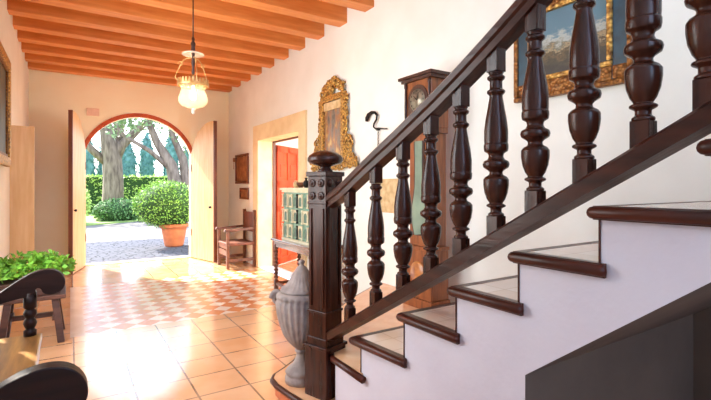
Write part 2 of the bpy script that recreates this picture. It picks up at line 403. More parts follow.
# ------------------------------------------------------------------ doors
def leaf(hx, hy, fx, fy, curve, name, label, sgn):
    """arched plank leaf from hinge (hx,hy) to free edge; curve(t)=height"""
    L = math.hypot(fx - hx, fy - hy); ang = math.atan2(fy - hy, fx - hx)
    Mx = Matrix.Translation((hx, hy, 0)) @ Matrix.Rotation(ang, 4, 'Z')
    e = bpy.data.objects.new(name, None); COL.objects.link(e); e.location = (hx, hy, 0); struct(e, label)
    m = MB(); N = 8
    for i in range(N):
        a, b = i / N, (i + 1) / N
        m.prism([(a * L + .002, .015), (b * L - .002, .015), (b * L - .002, curve(b)), (a * L + .002, curve(a))], -.018, .018, 'y')
    m.xf(Mx).build('leaf_planks', M['doorwood'], e)
    m = MB(); m.prism([(L - .0, .015), (L + .03, .015), (L + .03, curve(1)), (L, curve(1))], -.03, .03, 'y')
    m.xf(Mx).build('meeting_edge', M['dooredge'], e)
    m = MB()
    for z in (.06, .95, 1.85): m.box(.03, L - .03, *((.018, .045) if sgn < 0 else (-.045, -.018)), z, z + .16)
    m.xf(Mx).build('ledge', M['doorwood'], e, bevel=.005)
    for z in (.45, 1.75):
        m = MB(); m.box(-.01, .025, -.024, .024, z, z + .14); m.xf(Mx).build('hinge', M['iron'], e)
    m = MB(); m.lathe([(.02, -.06), (.02, -.03), (.008, -.03), (.008, .03), (.02, .03), (.02, .06)], (L - .1, 0, 1.05), 12, axis='y'); m.xf(Mx).build('door_handle', M['iron'], e)
cv = lambda t: AZ + math.sqrt(AR ** 2 - (.92 * (1 - t)) ** 2) - .01 - .08 * t
leaf(ax0 - .01, YF - .05, .01, 8.60, cv, 'door_1', 'left arched pine door leaf standing open', 1)
leaf(ax1 + .01, YF - .05, 2.31, 8.54, cv, 'door_2', 'right arched pine door leaf standing open in sunlight', -1)
# red panelled door in side room
def red_door():
    hx, hy = XR + .30, dy1 - .04; ang = math.atan2(.50, .66); L = .84; Hh = 2.2
    Mx = Matrix.Translation((hx + .01, hy, 0)) @ Matrix.Rotation(ang, 4, 'Z')
    e = bpy.data.objects.new('door_3', None); COL.objects.link(e); e.location = (hx, hy, 0); struct(e, 'red panelled door standing open into the side room')
    m = MB(); m.box(0, L, -.012, .012, .02, Hh); m.xf(Mx).build('door_panel', M['red'], e)
    m = MB()
    for x in (0, L / 2 - .045, L - .09): m.box(x, x + .09, -.03, .03, .02, Hh)
    for z in (.02, .52, .98, 1.44, 2.08): m.box(0, L, -.03, .03, z, z + .12)
    m.xf(Mx).build('door_frame', M['red'], e, bevel=.004)
    m = MB()
    for x in (.12, L / 2 + .075):
        for z in (.2, .7, 1.15, 1.62): m.box(x, x + .22, -.024, .024, z, z + .24)
    m.xf(Mx).build('raised_panel', M['red'], e, bevel=.008)
    m = MB(); m.lathe([(.012, -.07), (.026, -.06), (.026, -.045), (.01, -.04), (.01, 0)], (L - .06, 0, 1.05), 12, axis='y'); m.xf(Mx).build('door_knob', M['brass'], e)
red_door()
m = MB(); m.box(XR + .25, XR + .3, dy1 - .03, dy1, 0, dz); m.box(XR + .25, XR + .3, dy0, dy0 + .03, 0, dz); m.box(XR + .25, XR + .3, dy0, dy1, dz - .03, dz)
struct(m.build('trim_%d' % (nb + 1), M['dooredge']), 'dark timber frame inside the side doorway')
# ochre door leaf standing out from the left wall
e = bpy.data.objects.new('door_4', None); COL.objects.link(e); e.location = (XL, 6.62, 0); struct(e, 'narrow ochre timber leaf standing out from the left wall')
m = MB(); m.box(XL, XL + .235, 6.60, 6.64, .01, 2.17); m.build('leaf_board', M['doorwood'], e)
m = MB()
for z in (.1, 1.0, 1.95): m.box(XL + .02, XL + .215, 6.64, 6.66, z, z + .12)
m.build('ledge', M['doorwood'], e)

# ------------------------------------------------------------------ staircase
XW, XN = 1.375, 1.34     # plaster side, nosing edge
steps = [(-.97, 2.44), (-.68, 2.27), (-.39, 2.10), (-.10, 1.925), (.19, 1.748), (.477, 1.569), (.764, 1.389), (1.058, 1.213), (1.369, 1.027), (1.717, .831), (2.10, .612)]
LZ = .405
stair = thing('staircase', 'white plastered staircase with tiled treads and dark timber nosings along the right wall', 'staircase', (XW, 2.1, 0))
prof = [(2.37, 0), (2.37, LZ - .035)]
seq = sorted(steps, key=lambda q: -q[0])
for i, (y, z) in enumerate(seq):
    zp = LZ if i == 0 else seq[i - 1][1]
    prof += [(y - .022, zp - .035), (y - .022, z - .035)]
prof += [(-1.25, 2.405), (-1.25, 2.22), (.45, 1.215), (1.012, .772), (1.012, 0)]
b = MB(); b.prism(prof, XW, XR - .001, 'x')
# soffit, niche and added lining: under-stair shade put into their brown colour
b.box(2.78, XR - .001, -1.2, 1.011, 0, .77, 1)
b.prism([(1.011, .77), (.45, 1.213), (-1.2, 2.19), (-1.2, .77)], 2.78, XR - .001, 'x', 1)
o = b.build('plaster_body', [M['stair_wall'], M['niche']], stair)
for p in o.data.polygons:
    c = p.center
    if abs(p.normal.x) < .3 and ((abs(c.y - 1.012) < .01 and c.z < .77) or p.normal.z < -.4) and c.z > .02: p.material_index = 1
def nosing_sec(h=.042, n=6):
    return [(-math.sin(PI * i / n) * h / 2, h / 2 - h / 2 * (1 - math.cos(PI * i / n)) - h / 2) for i in range(n + 1)]
NH = .042
def round_bar(pts, r=.021):
    m = MB(); pts = [Vector(p) for p in pts]
    m.tube(pts, r, 10); return m
allst = seq
for i, (y, z) in enumerate(allst):
    ynext = (allst[i + 1][0] if i + 1 < len(allst) else y - .29) - .022
    xs = 1.304 if i == 0 else XN
    t = MB()
    # tiled top
    t.prism([(xs + .05, y - .04), (XR - .002, y - .04), (XR - .002, ynext - .0), (xs + .05 + (XN - xs) * .9, ynext)], z - .036, z, 'z')
    tr = t.build('tread', M['tread'], stair)
    m = MB()
    # front and side nosing: flat board + half round edge
    m.prism([(xs + .016, y - .008), (XR - .002, y - .008), (XR - .002, y - .041), (xs + .051, y - .041)], z - NH, z + .001, 'z')
    m.prism([(xs + .016, y - .008), (xs + .051, y - .041), (XN + .051, ynext - .0), (XN + .051, ynext - .015), (XN + .018, ynext - .02)], z - NH, z + .001, 'z')
    a = m.tube([(XR - .01, y - .006, z - .02), (xs + .022, y - .006, z - .02), (xs + .016, y - .008, z - .02), (xs + .014, y - .014, z - .02), (XN + .018, ynext - .012, z - .02), (XN + .024, ynext - .018, z - .02)], .0190, 12)
    m.build('nosing', M['nosing'], tr)
for i, (y, z) in enumerate(allst):
    zp = LZ if i == 0 else allst[i - 1][1]
    m = MB(); m.box(XW - .004, XR - .002, y - .0225, y - .017, zp + .001, z - .035); m.build('riser_board', M['nosing'], stair)
# landing and the bottom platform
land = [(XN + .03, 2.06), (XN + .03, 2.37), (1.46, 2.55), (1.53, 2.80), (1.66, 3.0), (1.86, 3.2), (2.07, 3.39), (2.28, 3.55), (XR - .002, 3.93), (XR - .002, 2.06)]
b = MB(); b.prism([(x + (.03 if x < 2.8 else 0), y - (.03 if 2.1 < y else 0)) for x, y in land], .0, LZ - .035, 'z'); b.build('landing_base', M['stair_wall'], stair)
b = MB(); b.prism(land, LZ - .036, LZ, 'z'); b.build('landing_top', M['landing'], stair)
m = MB(); m.tube([(x - .008, y, LZ - .02) for x, y in [(XN + .022, 2.03)] + land[1:9]], .0205, 12); m.build('nosing', M['nosing'], stair)
PZ = .12
plat = [(1.42, 2.3), (1.25, 2.32), (1.215, 2.5), (1.19, 2.65), (1.172, 2.8), (1.18, 2.9), (1.22, 2.96), (1.30, 3.01), (1.45, 3.12), (1.7, 3.38), (2.2, 3.8), (XR - .002, 4.22), (XR - .002, 3.5), (1.8, 2.9)]
b = MB(); b.prism([(x + .02, y) for x, y in plat[:-3]] + [(XR - .002, 4.2)] + plat[-2:], 0, PZ - .03, 'z'); b.build('platform_riser', M['terra'], stair)
b = MB(); b.prism([(x + .01, y) for x, y in plat[:-3]] + [(XR - .002, 4.21)] + plat[-2:], PZ - .031, PZ, 'z'); b.build('platform_top', M['landing'], stair)
m = MB(); m.tube([(x, y, PZ - .019) for x, y in plat[1:12]], .0195, 12); m.build('nosing', M['nosing'], stair)

# ------------------------------------------------------------------ railing
XC = 1.385
railing = thing('stair_railing', 'dark walnut railing with turned balusters and a square carved newel', 'railing', (1.385, 2.515, 0))
def brz(y): return 1.451 - .569 * (y - .725)           # bottom face of the lower rail
HR = [(2.44, 1.40), (2.3, 1.455), (2.189, 1.510), (2.05, 1.582), (1.889, 1.661), (1.75, 1.727), (1.628, 1.789), (1.456, 1.876), (1.313, 1.955), (1.161, 2.044), (1.037, 2.120), (.6, 2.40), (.2, 2.66), (-.4, 3.05), (-1.0, 3.44)]
def hrz(y):
    for (a, za), (b_, zb) in zip(HR, HR[1:]):
        if b_ <= y <= a: return za + (zb - za) * (a - y) / (a - b_)
    return HR[0][1]
sec = [(-.045, 0), (.045, 0), (.045, .05), (.032, .062), (-.032, .062), (-.045, .05)]
m = MB(); m.sweep([(XC, y, brz(y)) for y in (2.44, 1.5, .5, -1.0)], sec); m.build('bottom_rail', M['dark_y'], railing)
sec = [(-.036, -.088), (.036, -.088), (.040, -.058), (.050, -.048), (.050, -.018), (.034, 0), (-.034, 0), (-.050, -.018), (-.050, -.048), (-.040, -.058)]
m = MB(); m.sweep([(XC, y, z) for y, z in HR], sec); m.build('handrail', M['dark_y'], railing)
BP = [(.046, .105), (.030, .115), (.036, .125), (.036, .132), (.022, .140), (.024, .155)]
def baluster(y):
    z0 = brz(y) + .055; z1 = hrz(y) - .085; H = z1 - z0
    g = MB(); K = H / .70
    hs = .026
    g.obox((0, 0, .022 * K), (2 * hs, 2 * hs, .10 * K), 0)
    P = [(.030, .072), (.030, .080), (.021, .086), (.021, .100), (.036, .108), (.036, .114), (.024, .120), (.034, .135), (.043, .160), (.0475, .190), (.0475, .212), (.040, .222),
         (.026, .230), (.024, .240), (.030, .247), (.047, .258), (.050, .270), (.047, .281), (.032, .289), (.027, .300), (.030, .312), (.044, .320), (.046, .332), (.046, .346), (.0435, .350), (.0445, .362), (.0445, .40),
         (.040, .44), (.031, .49), (.025, .525), (.024, .535), (.034, .545), (.034, .553), (.024, .560), (.023, .590), (.032, .597), (.034, .606), (.024, .614), (.030, .624)]
    g.lathe([(r, h * K) for r, h in P], (0, 0, 0), 20)
    g.obox((0, 0, .675 * K), (2 * hs, 2 * hs, .10 * K), 0)
    o = g.build('baluster', M['dark_z'], railing, bevel=.003, loc=Vector((XC, y, z0)) - railing.location)
    return o
for y in (2.215, 1.951, 1.72, 1.518, 1.333, 1.150, .978, .800, .626, .472, .31, .15, -.01, -.17):
    baluster(y)
# newel
NC = (1.385, 2.515); nr = math.radians(18)
m = MB()
m.obox((*NC, .215), (.187, .187, .43), nr); m.obox((*NC, .437), (.205, .205, .02), nr)
m.build('newel_base', M['dark_z'], railing, bevel=.004)
m = MB()
m.obox((*NC, .47), (.168, .168, .05), nr); m.obox((*NC, .57), (.152, .152, .16), nr); m.obox((*NC, .655), (.165, .165, .016), nr)
m.obox((*NC, 1.0), (.150, .150, .68), nr)
for s in (-1, 1):
    for t in (-.052, .052):      # raised edges of the shaft panels
        for ax in (0, 1):
            dx, dy = (s * .076, t) if ax == 0 else (t, s * .076)
            m.obox((NC[0] + dx * math.cos(nr) - dy * math.sin(nr), NC[1] + dx * math.sin(nr) + dy * math.cos(nr), 1.0), (.016, .016, .62), nr)
m.obox((*NC, 1.345), (.165, .165, .016), nr); m.obox((*NC, 1.43), (.158, .158, .17), nr); m.obox((*NC, 1.528), (.178, .178, .03), nr)
post = m.build('newel_post', M['dark_z'], railing, bevel=.004)
m = MB()
for ax, s in ((0, -1), (1, -1)):              # carved rosettes on the block
    for t in (-.038, .038):
        for z in (1.39, 1.47):
            dx, dy = (s * .079, t) if ax == 0 else (t, s * .079)
            c = (NC[0] + dx * math.cos(nr) - dy * math.sin(nr), NC[1] + dx * math.sin(nr) + dy * math.cos(nr), z)
            k = MB(); k.lathe([(.026, 0), (.026, .006), (.018, .004), (.010, .012), (.002, .014)], (0, 0, 0), 10)
            k.xf(Matrix.Translation(c) @ Matrix.Rotation(nr, 4, 'Z') @ (Matrix.Rotation(-PI / 2, 4, 'Y') if ax == 0 else Matrix.Rotation(PI / 2, 4, 'X')))
            k.build('rosette', M['dark_z'], post)
m = MB(); m.lathe([(.05, 0), (.046, .012), (.036, .022), (.036, .034), (.062, .043), (.1, .053), (.114, .07), (.114, .088), (.104, .105), (.078, .122), (.045, .134), (.012, .139)], (*NC, 1.543), 28)
m.build('newel_cap', M['dark_z'], railing)

# ------------------------------------------------------------------ stone urn
urn = thing('stone_urn', 'grey fluted stone urn with lid on the bottom step beside the newel', 'urn', (1.334, 2.758, PZ))
UX, UY = 1.334, 2.758
fl = lambda h: .10 if .30 < h < .58 else (.05 if .63 < h < .72 else 0)
m = MB(); m.lathe([(.112, 0), (.112, .035), (.104, .045), (.104, .06), (.112, .07), (.098, .09), (.062, .12), (.045, .15), (.036, .18), (.036, .195), (.046, .205), (.046, .215), (.036, .222)], (UX, UY, PZ), 32)
m.build('foot', M['urn'], urn)
m = MB(); m.lathe([(.036, .22), (.058, .24), (.092, .275), (.120, .325), (.144, .39), (.160, .46), (.168, .52), (.168, .55), (.158, .565), (.168, .578), (.170, .595), (.158, .61), (.14, .616)], (UX, UY, PZ), 96, flute=fl)
m.build('bowl', M['urn'], urn)
m = MB(); m.lathe([(.142, .614), (.146, .625), (.136, .64), (.104, .66), (.082, .69), (.070, .72), (.056, .745), (.040, .765), (.034, .775), (.020, .785), (.014, .795), (.022, .807), (.022, .818), (.006, .83)], (UX, UY, PZ), 96, flute=fl)
m.build('lid', M['urn'], urn)
for a in (math.radians(147), math.radians(-33)):
    m = MB(); c = Vector((UX + .155 * math.cos(a), UY + .155 * math.sin(a), PZ + .565)); d = Vector((math.cos(a), math.sin(a), 0))
    pts = []
    for i in range(26):
        t = i / 25; q = t * 3.4 * PI; r = .052 * (1 - t * .8); pts.append(c + d * (math.cos(q) * r * .8 + .012) + Vector((0, 0, math.sin(q) * r)))
    m.tube(pts, [.018 * (1 - .4 * i / 25) for i in range(26)], 8); m.build('scroll_handle', M['urn'], urn)

# ------------------------------------------------------------------ longcase clock
ck = thing('longcase_clock', 'tall walnut longcase clock standing against the white wall behind the balusters', 'clock', (2.68, 2.92, LZ))
cx0, cx1, cy0, cy1 = 2.52, 2.72, 2.76, 3.09
m = MB(); m.box(cx0 - .02, cx1, cy0 - .02, cy1 + .02, LZ, LZ + .08); m.box(cx0, cx1, cy0, cy1, LZ + .08, LZ + .50); m.box(cx0 - .012, cx1, cy0 - .012, cy1 + .012, LZ + .5, LZ + .53)
m.build('plinth', M['clock'], ck, bevel=.004)
m = MB(); m.lathe([(.10, -.004), (.10, .0), (.085, -.01)], (cx0, (cy0 + cy1) / 2, LZ + .3), 24, axis='x'); m.build('burl_roundel', M['burl'], ck)
m = MB(); m.box(cx0 + .02, cx1, cy0 + .03, cy1 - .03, LZ + .53, 1.93); m.box(cx0 - .01, cx1, cy0 + .005, cy1 - .005, 1.90, 1.945)
m.build('trunk', M['clock'], ck, bevel=.004)
# waisted glass door on the trunk
yc = (cy0 + cy1) / 2
out = []
for i in range(21):
    z = LZ + .62 + (1.84 - LZ - .62) * i / 20; t = i / 20
    wv = .055 + .05 * math.exp(-((t - .22) / .2) ** 2) + .01 * t
    out.append((wv, z))
poly = [(yc - a, z) for a, z in out] + [(yc + a, z) for a, z in reversed(out)]
m = MB(); m.prism(poly, cx0 + .008, cx0 + .022, 'x'); cd = m.build('trunk_door', M['clockdark'], ck)
poly = [(yc - a + .018, z + (.02 if i == 0 else 0)) for i, (a, z) in enumerate(out)] + [(yc + a - .018, z) for a, z in reversed(out)]
m = MB(); m.prism(poly, cx0 + .003, cx0 + .009, 'x'); m.build('door_glass', simple('pale_green_glass', (140, 160, 140), .12, (112, 132, 118), 5), cd)
m = MB(); m.box(cx0, cx1, cy0, cy1, 1.945, 2.385)
m.build('hood', M['clock'], ck, bevel=.005)
m = MB(); m.prism([(cx0 - .05, cy0 - .05), (cx1, cy0 - .05), (cx1, cy1 + .05), (cx0 - .05, cy1 + .05)], 2.385, 2.41, 'z'); m.box(cx0 - .03, cx1, cy0 - .03, cy1 + .03, 2.36, 2.385)
m.build('cornice', M['clockdark'], ck)
m = MB()
m.prism([(yc - .125, 2.0)] + [(yc - .125 * math.cos(PI * i / 14), 2.2 + .125 * math.sin(PI * i / 14)) for i in range(15)] + [(yc + .125, 2.0)], cx0 - .008, cx0 + .001, 'x')
hd = m.build('hood_door', M['clockdark'], ck)
m = MB(); m.lathe([(.098, -.012), (.098, -.008)], (cx0, yc, 2.19), 32, axis='x'); dial = m.build('dial', simple('silvered_dial', (168, 160, 140), .35, (120, 112, 96), 24, metal=.5), ck)
m = MB()
for k in range(12):
    a = k * PI / 6; m = MB(); m.obox((cx0 - .0135, yc + .08 * math.sin(a), 2.19 + .08 * math.cos(a)), (.003, .006, .014)); m.build('hour_mark', M['iron'], dial)
m = MB(); m.tube([(cx0 - .015, yc, 2.19), (cx0 - .015, yc + .04, 2.23)], .003, 6); m.tube([(cx0 - .015, yc, 2.19), (cx0 - .015, yc - .02, 2.255)], .003, 6); m.build('clock_hand', M['iron'], dial)
for y in (cy0 + .012, cy1 - .012): m = MB(); m.lathe([(.014, 1.95), (.014, 1.97), (.009, 1.98), (.011, 2.15), (.009, 2.31), (.014, 2.32), (.014, 2.355)], (cx0 - .012, y, 0), 12); m.build('hood_column', M['clockdark'], ck)

# ------------------------------------------------------------------ wall picture helper (on a wall of constant X)
def wall_picture(name, label, cat, y0, y1, z0, z1, x, side, fw, fmat, cmat, depth=.04, inner=None, group=None):
    t = thing(name, label, cat, (x, (y0 + y1) / 2, z0), group)
    s = -side; g = .006 * s
    xa, xb = sorted((x + g, x + s * depth)); m = MB()
    m.box(xa, xb, y0, y1, z0, z0 + fw); m.box(xa, xb, y0, y1, z1 - fw, z1); m.box(xa, xb, y0, y0 + fw, z0 + fw, z1 - fw); m.box(xa, xb, y1 - fw, y1, z0 + fw, z1 - fw)
    m.build('frame', fmat, t, bevel=min(.012, fw * .25))
    if inner:
        iw, im = inner; xa2, xb2 = sorted((x + g, x + s * depth * .7)); a, b_, c, d = y0 + fw, y1 - fw, z0 + fw, z1 - fw; m = MB()
        m.box(xa2, xb2, a, b_, c, c + iw); m.box(xa2, xb2, a, b_, d - iw, d); m.box(xa2, xb2, a, a + iw, c + iw, d - iw); m.box(xa2, xb2, b_ - iw, b_, c + iw, d - iw)
        m.build('inner_moulding', im, t, bevel=.004); fw = fw + iw
    xa, xb = sorted((x + g, x + s * depth * .4)); m = MB(); m.box(xa, xb, y0 + fw, y1 - fw, z0 + fw, z1 - fw); m.build('canvas', cmat, t)
    return t
# large landscape behind the balusters : gilt outer strip, blue band, gilt inner strip
t = thing('landscape_painting', 'large landscape painting in a blue and gilt carved frame behind the balusters', 'painting', (XR, 1.66, 2.1))
def ring(y0, y1, z0, z1, w_, x0, x1):
    m = MB(); m.box(x0, x1, y0, y1, z0, z0 + w_); m.box(x0, x1, y0, y1, z1 - w_, z1); m.box(x0, x1, y0, y0 + w_, z0 + w_, z1 - w_); m.box(x0, x1, y1 - w_, y1, z0 + w_, z1 - w_); return m
ly0, ly1, lz0, lz1 = 1.325, 2.165, 2.075, 2.83
ring(ly0, ly1, lz0, lz1, .035, XR - .05, XR - .003).build('outer_gilding', M['golddark'], t, bevel=.008)
m = ring(ly0 + .035, ly1 - .035, lz0 + .035, lz1 - .035, .085, XR - .035, XR - .003); m.build('painted_band', simple('blue_green_band', (36, 74, 92), .45, (26, 50, 64), 10), t)
ring(ly0 + .12, ly1 - .12, lz0 + .12, lz1 - .12, .035, XR - .05, XR - .003).build('inner_gilding', M['gold'], t, bevel=.008)
m = MB()
for y in (ly0 + .078, ly1 - .078):
    for z in (lz0 + .078, lz1 - .078): m = MB(); m.obox((XR - .032, y, z), (.03, .086, .086)); m.build('corner_carving', M['golddark'], t, bevel=.012)
for z in (lz0 + .035, lz1 - .12): m = MB(); m.box(XR - .042, XR - .035, ly0 + .125, ly1 - .125, z, z + .085); m.build('carved_band', M['golddark'], t, bevel=.004)
m = MB(); m.box(XR - .022, XR - .003, ly0 + .155, ly1 - .155, lz0 + .155, lz1 - .155); m.build('canvas', M['landscape'], t)

# gilded devotional frame
t = thing('gilded_frame', 'ornate carved gilt frame with crest around a figure painting beside the side doorway', 'painting', (XR, 4.85, 1.8))
gy0, gy1, gz0, gz1 = 4.62, 5.22, 1.72, 2.62
ring(gy0, gy1, gz0, gz1, .075, XR - .06, XR - .004).build('frame', M['gold'], t, bevel=.012)
m = MB(); m.box(XR - .025, XR - .004, gy0 + .07, gy1 - .07, gz0 + .07, gz1 - .07); m.build('canvas', M['icon'], t)
m = MB(); m.box(XR - .04, XR - .01, gy0 + .07, gy1 - .07, gz1 - .19, gz1 - .09); m.build('inscription_band', M['cream'], t)
def curl(m, y, z, r, turns=1.2, a0=0, sgn=1, th=.016, x=XR - .035):
    pts = []
    for i in range(16):
        q = i / 15; a = a0 + sgn * q * turns * 2 * PI; rr = r * (1 - .75 * q); pts.append((x - .012 * math.sin(q * PI), y + rr * math.cos(a), z + rr * math.sin(a)))
    m.tube(pts, [th * (1 - .45 * i / 15) for i in range(16)], 7)
m = MB(); ycn = (gy0 + gy1) / 2
for k in range(13):
    u = (k - 6) / 6; curl(m, ycn + u * .26, gz1 + .05 + .13 * (1 - abs(u)), .06, 1.1, R.uniform(0, 6), 1 if u > 0 else -1, .02)
for k in range(7): curl(m, ycn + R.uniform(-.2, .2), gz1 + R.uniform(0, .12), .05, 1, R.uniform(0, 6), R.choice((-1, 1)), .016)
m.build('crest', M['gold'], t)
for s, yy in ((-1, gy0), (1, gy1)):
    m = MB()
    for k in range(22):
        z = gz0 - .02 + k * .04; wd = .02 + .25 * max(0, 1 - k / 11) ** .8 + .03 * math.sin(k)
        for q in range(1 + int(wd / .06)): curl(m, yy + s * (q * .06 + R.uniform(.0, .04)), z + R.uniform(-.02, .02), R.uniform(.03, .05), 1.1, R.uniform(0, 6), R.choice((-1, 1)), .013)
    m.build('carved_wing', M['gold'], t)
m = MB()
for k in range(12): curl(m, gy0 + .02 + k * .05, gz0 - .03, .04, 1, R.uniform(0, 6), 1, .014)
m.build('carved_apron', M['gold'], t)

# wall bracket with hanging bell
t = thing('wall_hook', 'black wrought iron serpent hook with hanging chain on the white wall', 'hook', (XR, 3.95, 2.1))
m = MB(); x = XR - .03
S1 = [(4.20, 2.20), (4.19, 2.24), (4.15, 2.285), (4.08, 2.305), (4.0, 2.295), (3.95, 2.25), (3.96, 2.20), (4.02, 2.15), (4.03, 2.11), (3.98, 2.08), (3.88, 2.075), (3.78, 2.06), (3.72, 2.055)]
m.tube([(x, 3.97 + (a - 3.97) * .8, 2.08 + (b_ - 2.08) * .85) for a, b_ in S1], [.016, .024, .022, .018, .014, .012, .011, .010, .010, .009, .009, .008, .007], 8); m.box(XR - .03, XR - .003, 3.93, 3.97, 2.06, 2.09)
m.build('hook_bar', M['iron'], t)
m = MB()
for k in range(6):
    z = 2.05 - k * .03; pts = [(x + (.009 * math.cos(a) if k % 2 else 0), 3.93 + (0 if k % 2 else .009 * math.cos(a)), z + .018 * math.sin(a)) for a in [2 * PI * i / 10 for i in range(11)]]
    m.tube(pts, .003, 5)
m.lathe([(.028, 1.85), (.02, 1.87), (.01, 1.885)], (x, 3.93, 0), 10)
m.build('chain', M['iron'], t)

# small pictures beside the side doorway and left
PM = M['dooredge']
wall_picture('framed_picture', 'larger brown framed picture above another between the armchair and the side doorway', 'picture', 8.15, 8.90, 1.50, 2.08, XR, 1, .05, PM, M['paperbrown'])
wall_picture('framed_picture', 'small brown framed picture hanging just above the armchair', 'picture', 8.15, 8.62, 1.20, 1.42, XR, 1, .035, PM, M['paperbrown'])
wall_picture('framed_picture', 'tall narrow dark framed picture on the left wall near the garden door', 'picture', 8.4, 9.2, 1.37, 2.08, XL, -1, .05, PM, M['paperbrown'], depth=.05)
wall_picture('framed_picture', 'low brown framed picture beneath the tall one on the left wall', 'picture', 8.5, 9.1, 1.10, 1.32, XL, -1, .035, PM, M['paperbrown'], depth=.05)
wall_picture('large_painting', 'dark painting in a yellow gilt frame cut by the left edge of the photo', 'painting', 5.05, 6.1, 1.66, 2.80, XL, -1, .1, M['gold'], M['dark_picture'], depth=.06, inner=(.03, M['golddark']))
wall_picture('beige_wall_panel', 'flat beige panel seen between the balusters left of the clock', 'picture', 3.60, 4.02, 1.17, 1.53, XR, 1, .012, M['cream'], M['cream'], depth=.012)  # mottled cream panel with a thin cream rim
m = MB(); m.box(.25, .45, YF - .015, YF - .001, 2.74, 2.88); tag(m.build('wall_plaque', M['plaque'], bevel=.004), 'faint pink plaque on the far wall above the left door leaf', 'plaque')
m = MB(); m.box(XR - .03, XR + .001, 9.0, 9.06, 1.95, 2.03); m.tube([(XR - .02, 9.03, 1.95), (XR - .02, 9.03, 1.80)], .006, 6); tag(m.build('bell_pull', M['paperbrown']), 'small brown bell pull on the right wall beside the pictures', 'bell')

# ------------------------------------------------------------------ console table with cabinet
t = thing('console_table', 'dark console table with twisted legs beside the side doorway', 'table', (2.6, 5.3, 0))
tx0, tx1, ty0, ty1 = 2.34, 2.80, 4.62, 5.84
m = MB(); m.box(tx0, tx1, ty0, ty1, .70, .735); m.build('tabletop', M['table'], t, bevel=.008)
m = MB(); m.box(tx0 + .04, tx1 - .02, ty0 + .05, ty1 - .05, .62, .70); m.build('apron', M['table'], t)
def twist(x, y, z0, z1, r=.024, n=10, parent=None):
    m = MB(); N = 44; nn = 12; vs = []; fs = []
    for j in range(N + 1):
        z = z0 + (z1 - z0) * j / N; ph = j / N * 2 * PI * 4.5
        for i in range(nn):
            a = 2 * PI * i / nn; rr = r * (1 + .38 * math.cos(2 * (a - ph))); vs.append((x + rr * math.cos(a), y + rr * math.sin(a), z))
    for j in range(N):
        for i in range(nn): k = (i + 1) % nn; fs.append((j * nn + i, j * nn + k, (j + 1) * nn + k, (j + 1) * nn + i))
    m.add(vs, fs, 0, True); m.obox((x, y, z1 + .02), (.055, .055, .06)); m.obox((x, y, z0 - .06), (.05, .05, .14))
    m.lathe([(.02, 0), (.034, .008), (.034, .022), (.02, .03)], (x, y, 0), 12)
    m.build('leg', M['chairwood'], parent)
for x in (tx0 + .06, tx1 - .05):
    for y in (ty0 + .07, ty1 - .07): twist(x, y, .15, .60, parent=t)
m = MB()
for y in (ty0 + .07, ty1 - .07): m.box(tx0 + .06, tx1 - .05, y - .015, y + .015, .09, .13)
m.box(tx0 + .045, tx0 + .075, ty0 + .07, ty1 - .07, .09, .13); m.build('stretcher', M['chairwood'], t)

c = thing('table_cabinet', 'seafoam and ivory cabinet with little columns standing on the console table', 'cabinet', (2.6, 5.2, .735))
kx0, kx1, ky0, ky1, kz0, kz1 = 2.44, 2.78, 4.82, 5.60, .735, 1.40
m = MB(); m.box(kx0, kx1, ky0, ky1, kz0, kz1); m.build('carcass', M['seafoam'], c, bevel=.004)
m = MB(); m.box(kx0 - .04, kx1, ky0 - .03, ky1 + .04, kz1, kz1 + .03); m.box(kx0 - .02, kx1, ky0 - .015, ky1 + .02, kz1 - .03, kz1); m.build('cornice', M['ivory'], c)
m = MB(); m.box(kx0 - .02, kx1, ky0 - .015, ky1 + .02, kz0, kz0 + .03); m.build('base_moulding', M['ivory'], c)
for r in range(3):
    for q in range(5):
        y0 = ky0 + .03 + q * .147; z0 = kz0 + .05 + r * .195
        m = MB(); m.box(kx0 - .012, kx0 + .002, y0, y0 + .13, z0, z0 + .165); d = m.build('drawer', M['ivory'] if (r + q) % 2 else M['seafoam'], c, bevel=.004)
        m = MB(); m.prism([(y0 + .03, z0 + .02), (y0 + .1, z0 + .02), (y0 + .1, z0 + .1), (y0 + .088, z0 + .125), (y0 + .065, z0 + .137), (y0 + .042, z0 + .125), (y0 + .03, z0 + .1)], kx0 - .017, kx0 - .010, 'x')
        m.build('arched_panel', M['panelgreen'], d)
for q in range(6):
    y = ky0 + .02 + q * .148
    for r in range(3):
        z0 = kz0 + .04 + r * .2; m = MB(); m.lathe([(.016, 0), (.016, .015), (.009, .025), (.011, .09), (.009, .15), (.016, .16), (.016, .175)], (kx0 - .02, y, z0), 10); m.build('column', M['iron'] if q == 2 else M['ivory'], c)
for k, (y, hh) in enumerate(((5.5, .10), (5.36, .07), (5.2, .13), (5.02, .09))):
    lab = ['pale jar on top of the seafoam cabinet at its doorway end', 'low dark bowl on the seafoam cabinet beside the pale jar', 'tall dark vase in the middle of the seafoam cabinet top', 'round green pot on the seafoam cabinet nearest the newel'][k]
    nm = ['ceramic_jar', 'dark_bowl', 'dark_vase', 'green_pot'][k]; m = MB()
    pr = {0: [(.03, 0), (.045, .3), (.04, .7), (.022, .8), (.028, 1)], 1: [(.025, 0), (.05, .5), (.06, 1), (.05, .9)], 2: [(.025, 0), (.04, .35), (.035, .6), (.014, .8), (.022, 1)], 3: [(.03, 0), (.048, .4), (.048, .6), (.03, .9), (.034, 1)]}[k]
    m.lathe([(r, h * hh) for r, h in pr], (2.58, y, kz1 + .031), 16)
    tag(m.build(nm, [M['cream'], M['chairwood'], M['iron'], M['seafoam']][k]), lab, ['jar', 'bowl', 'vase', 'pot'][k])

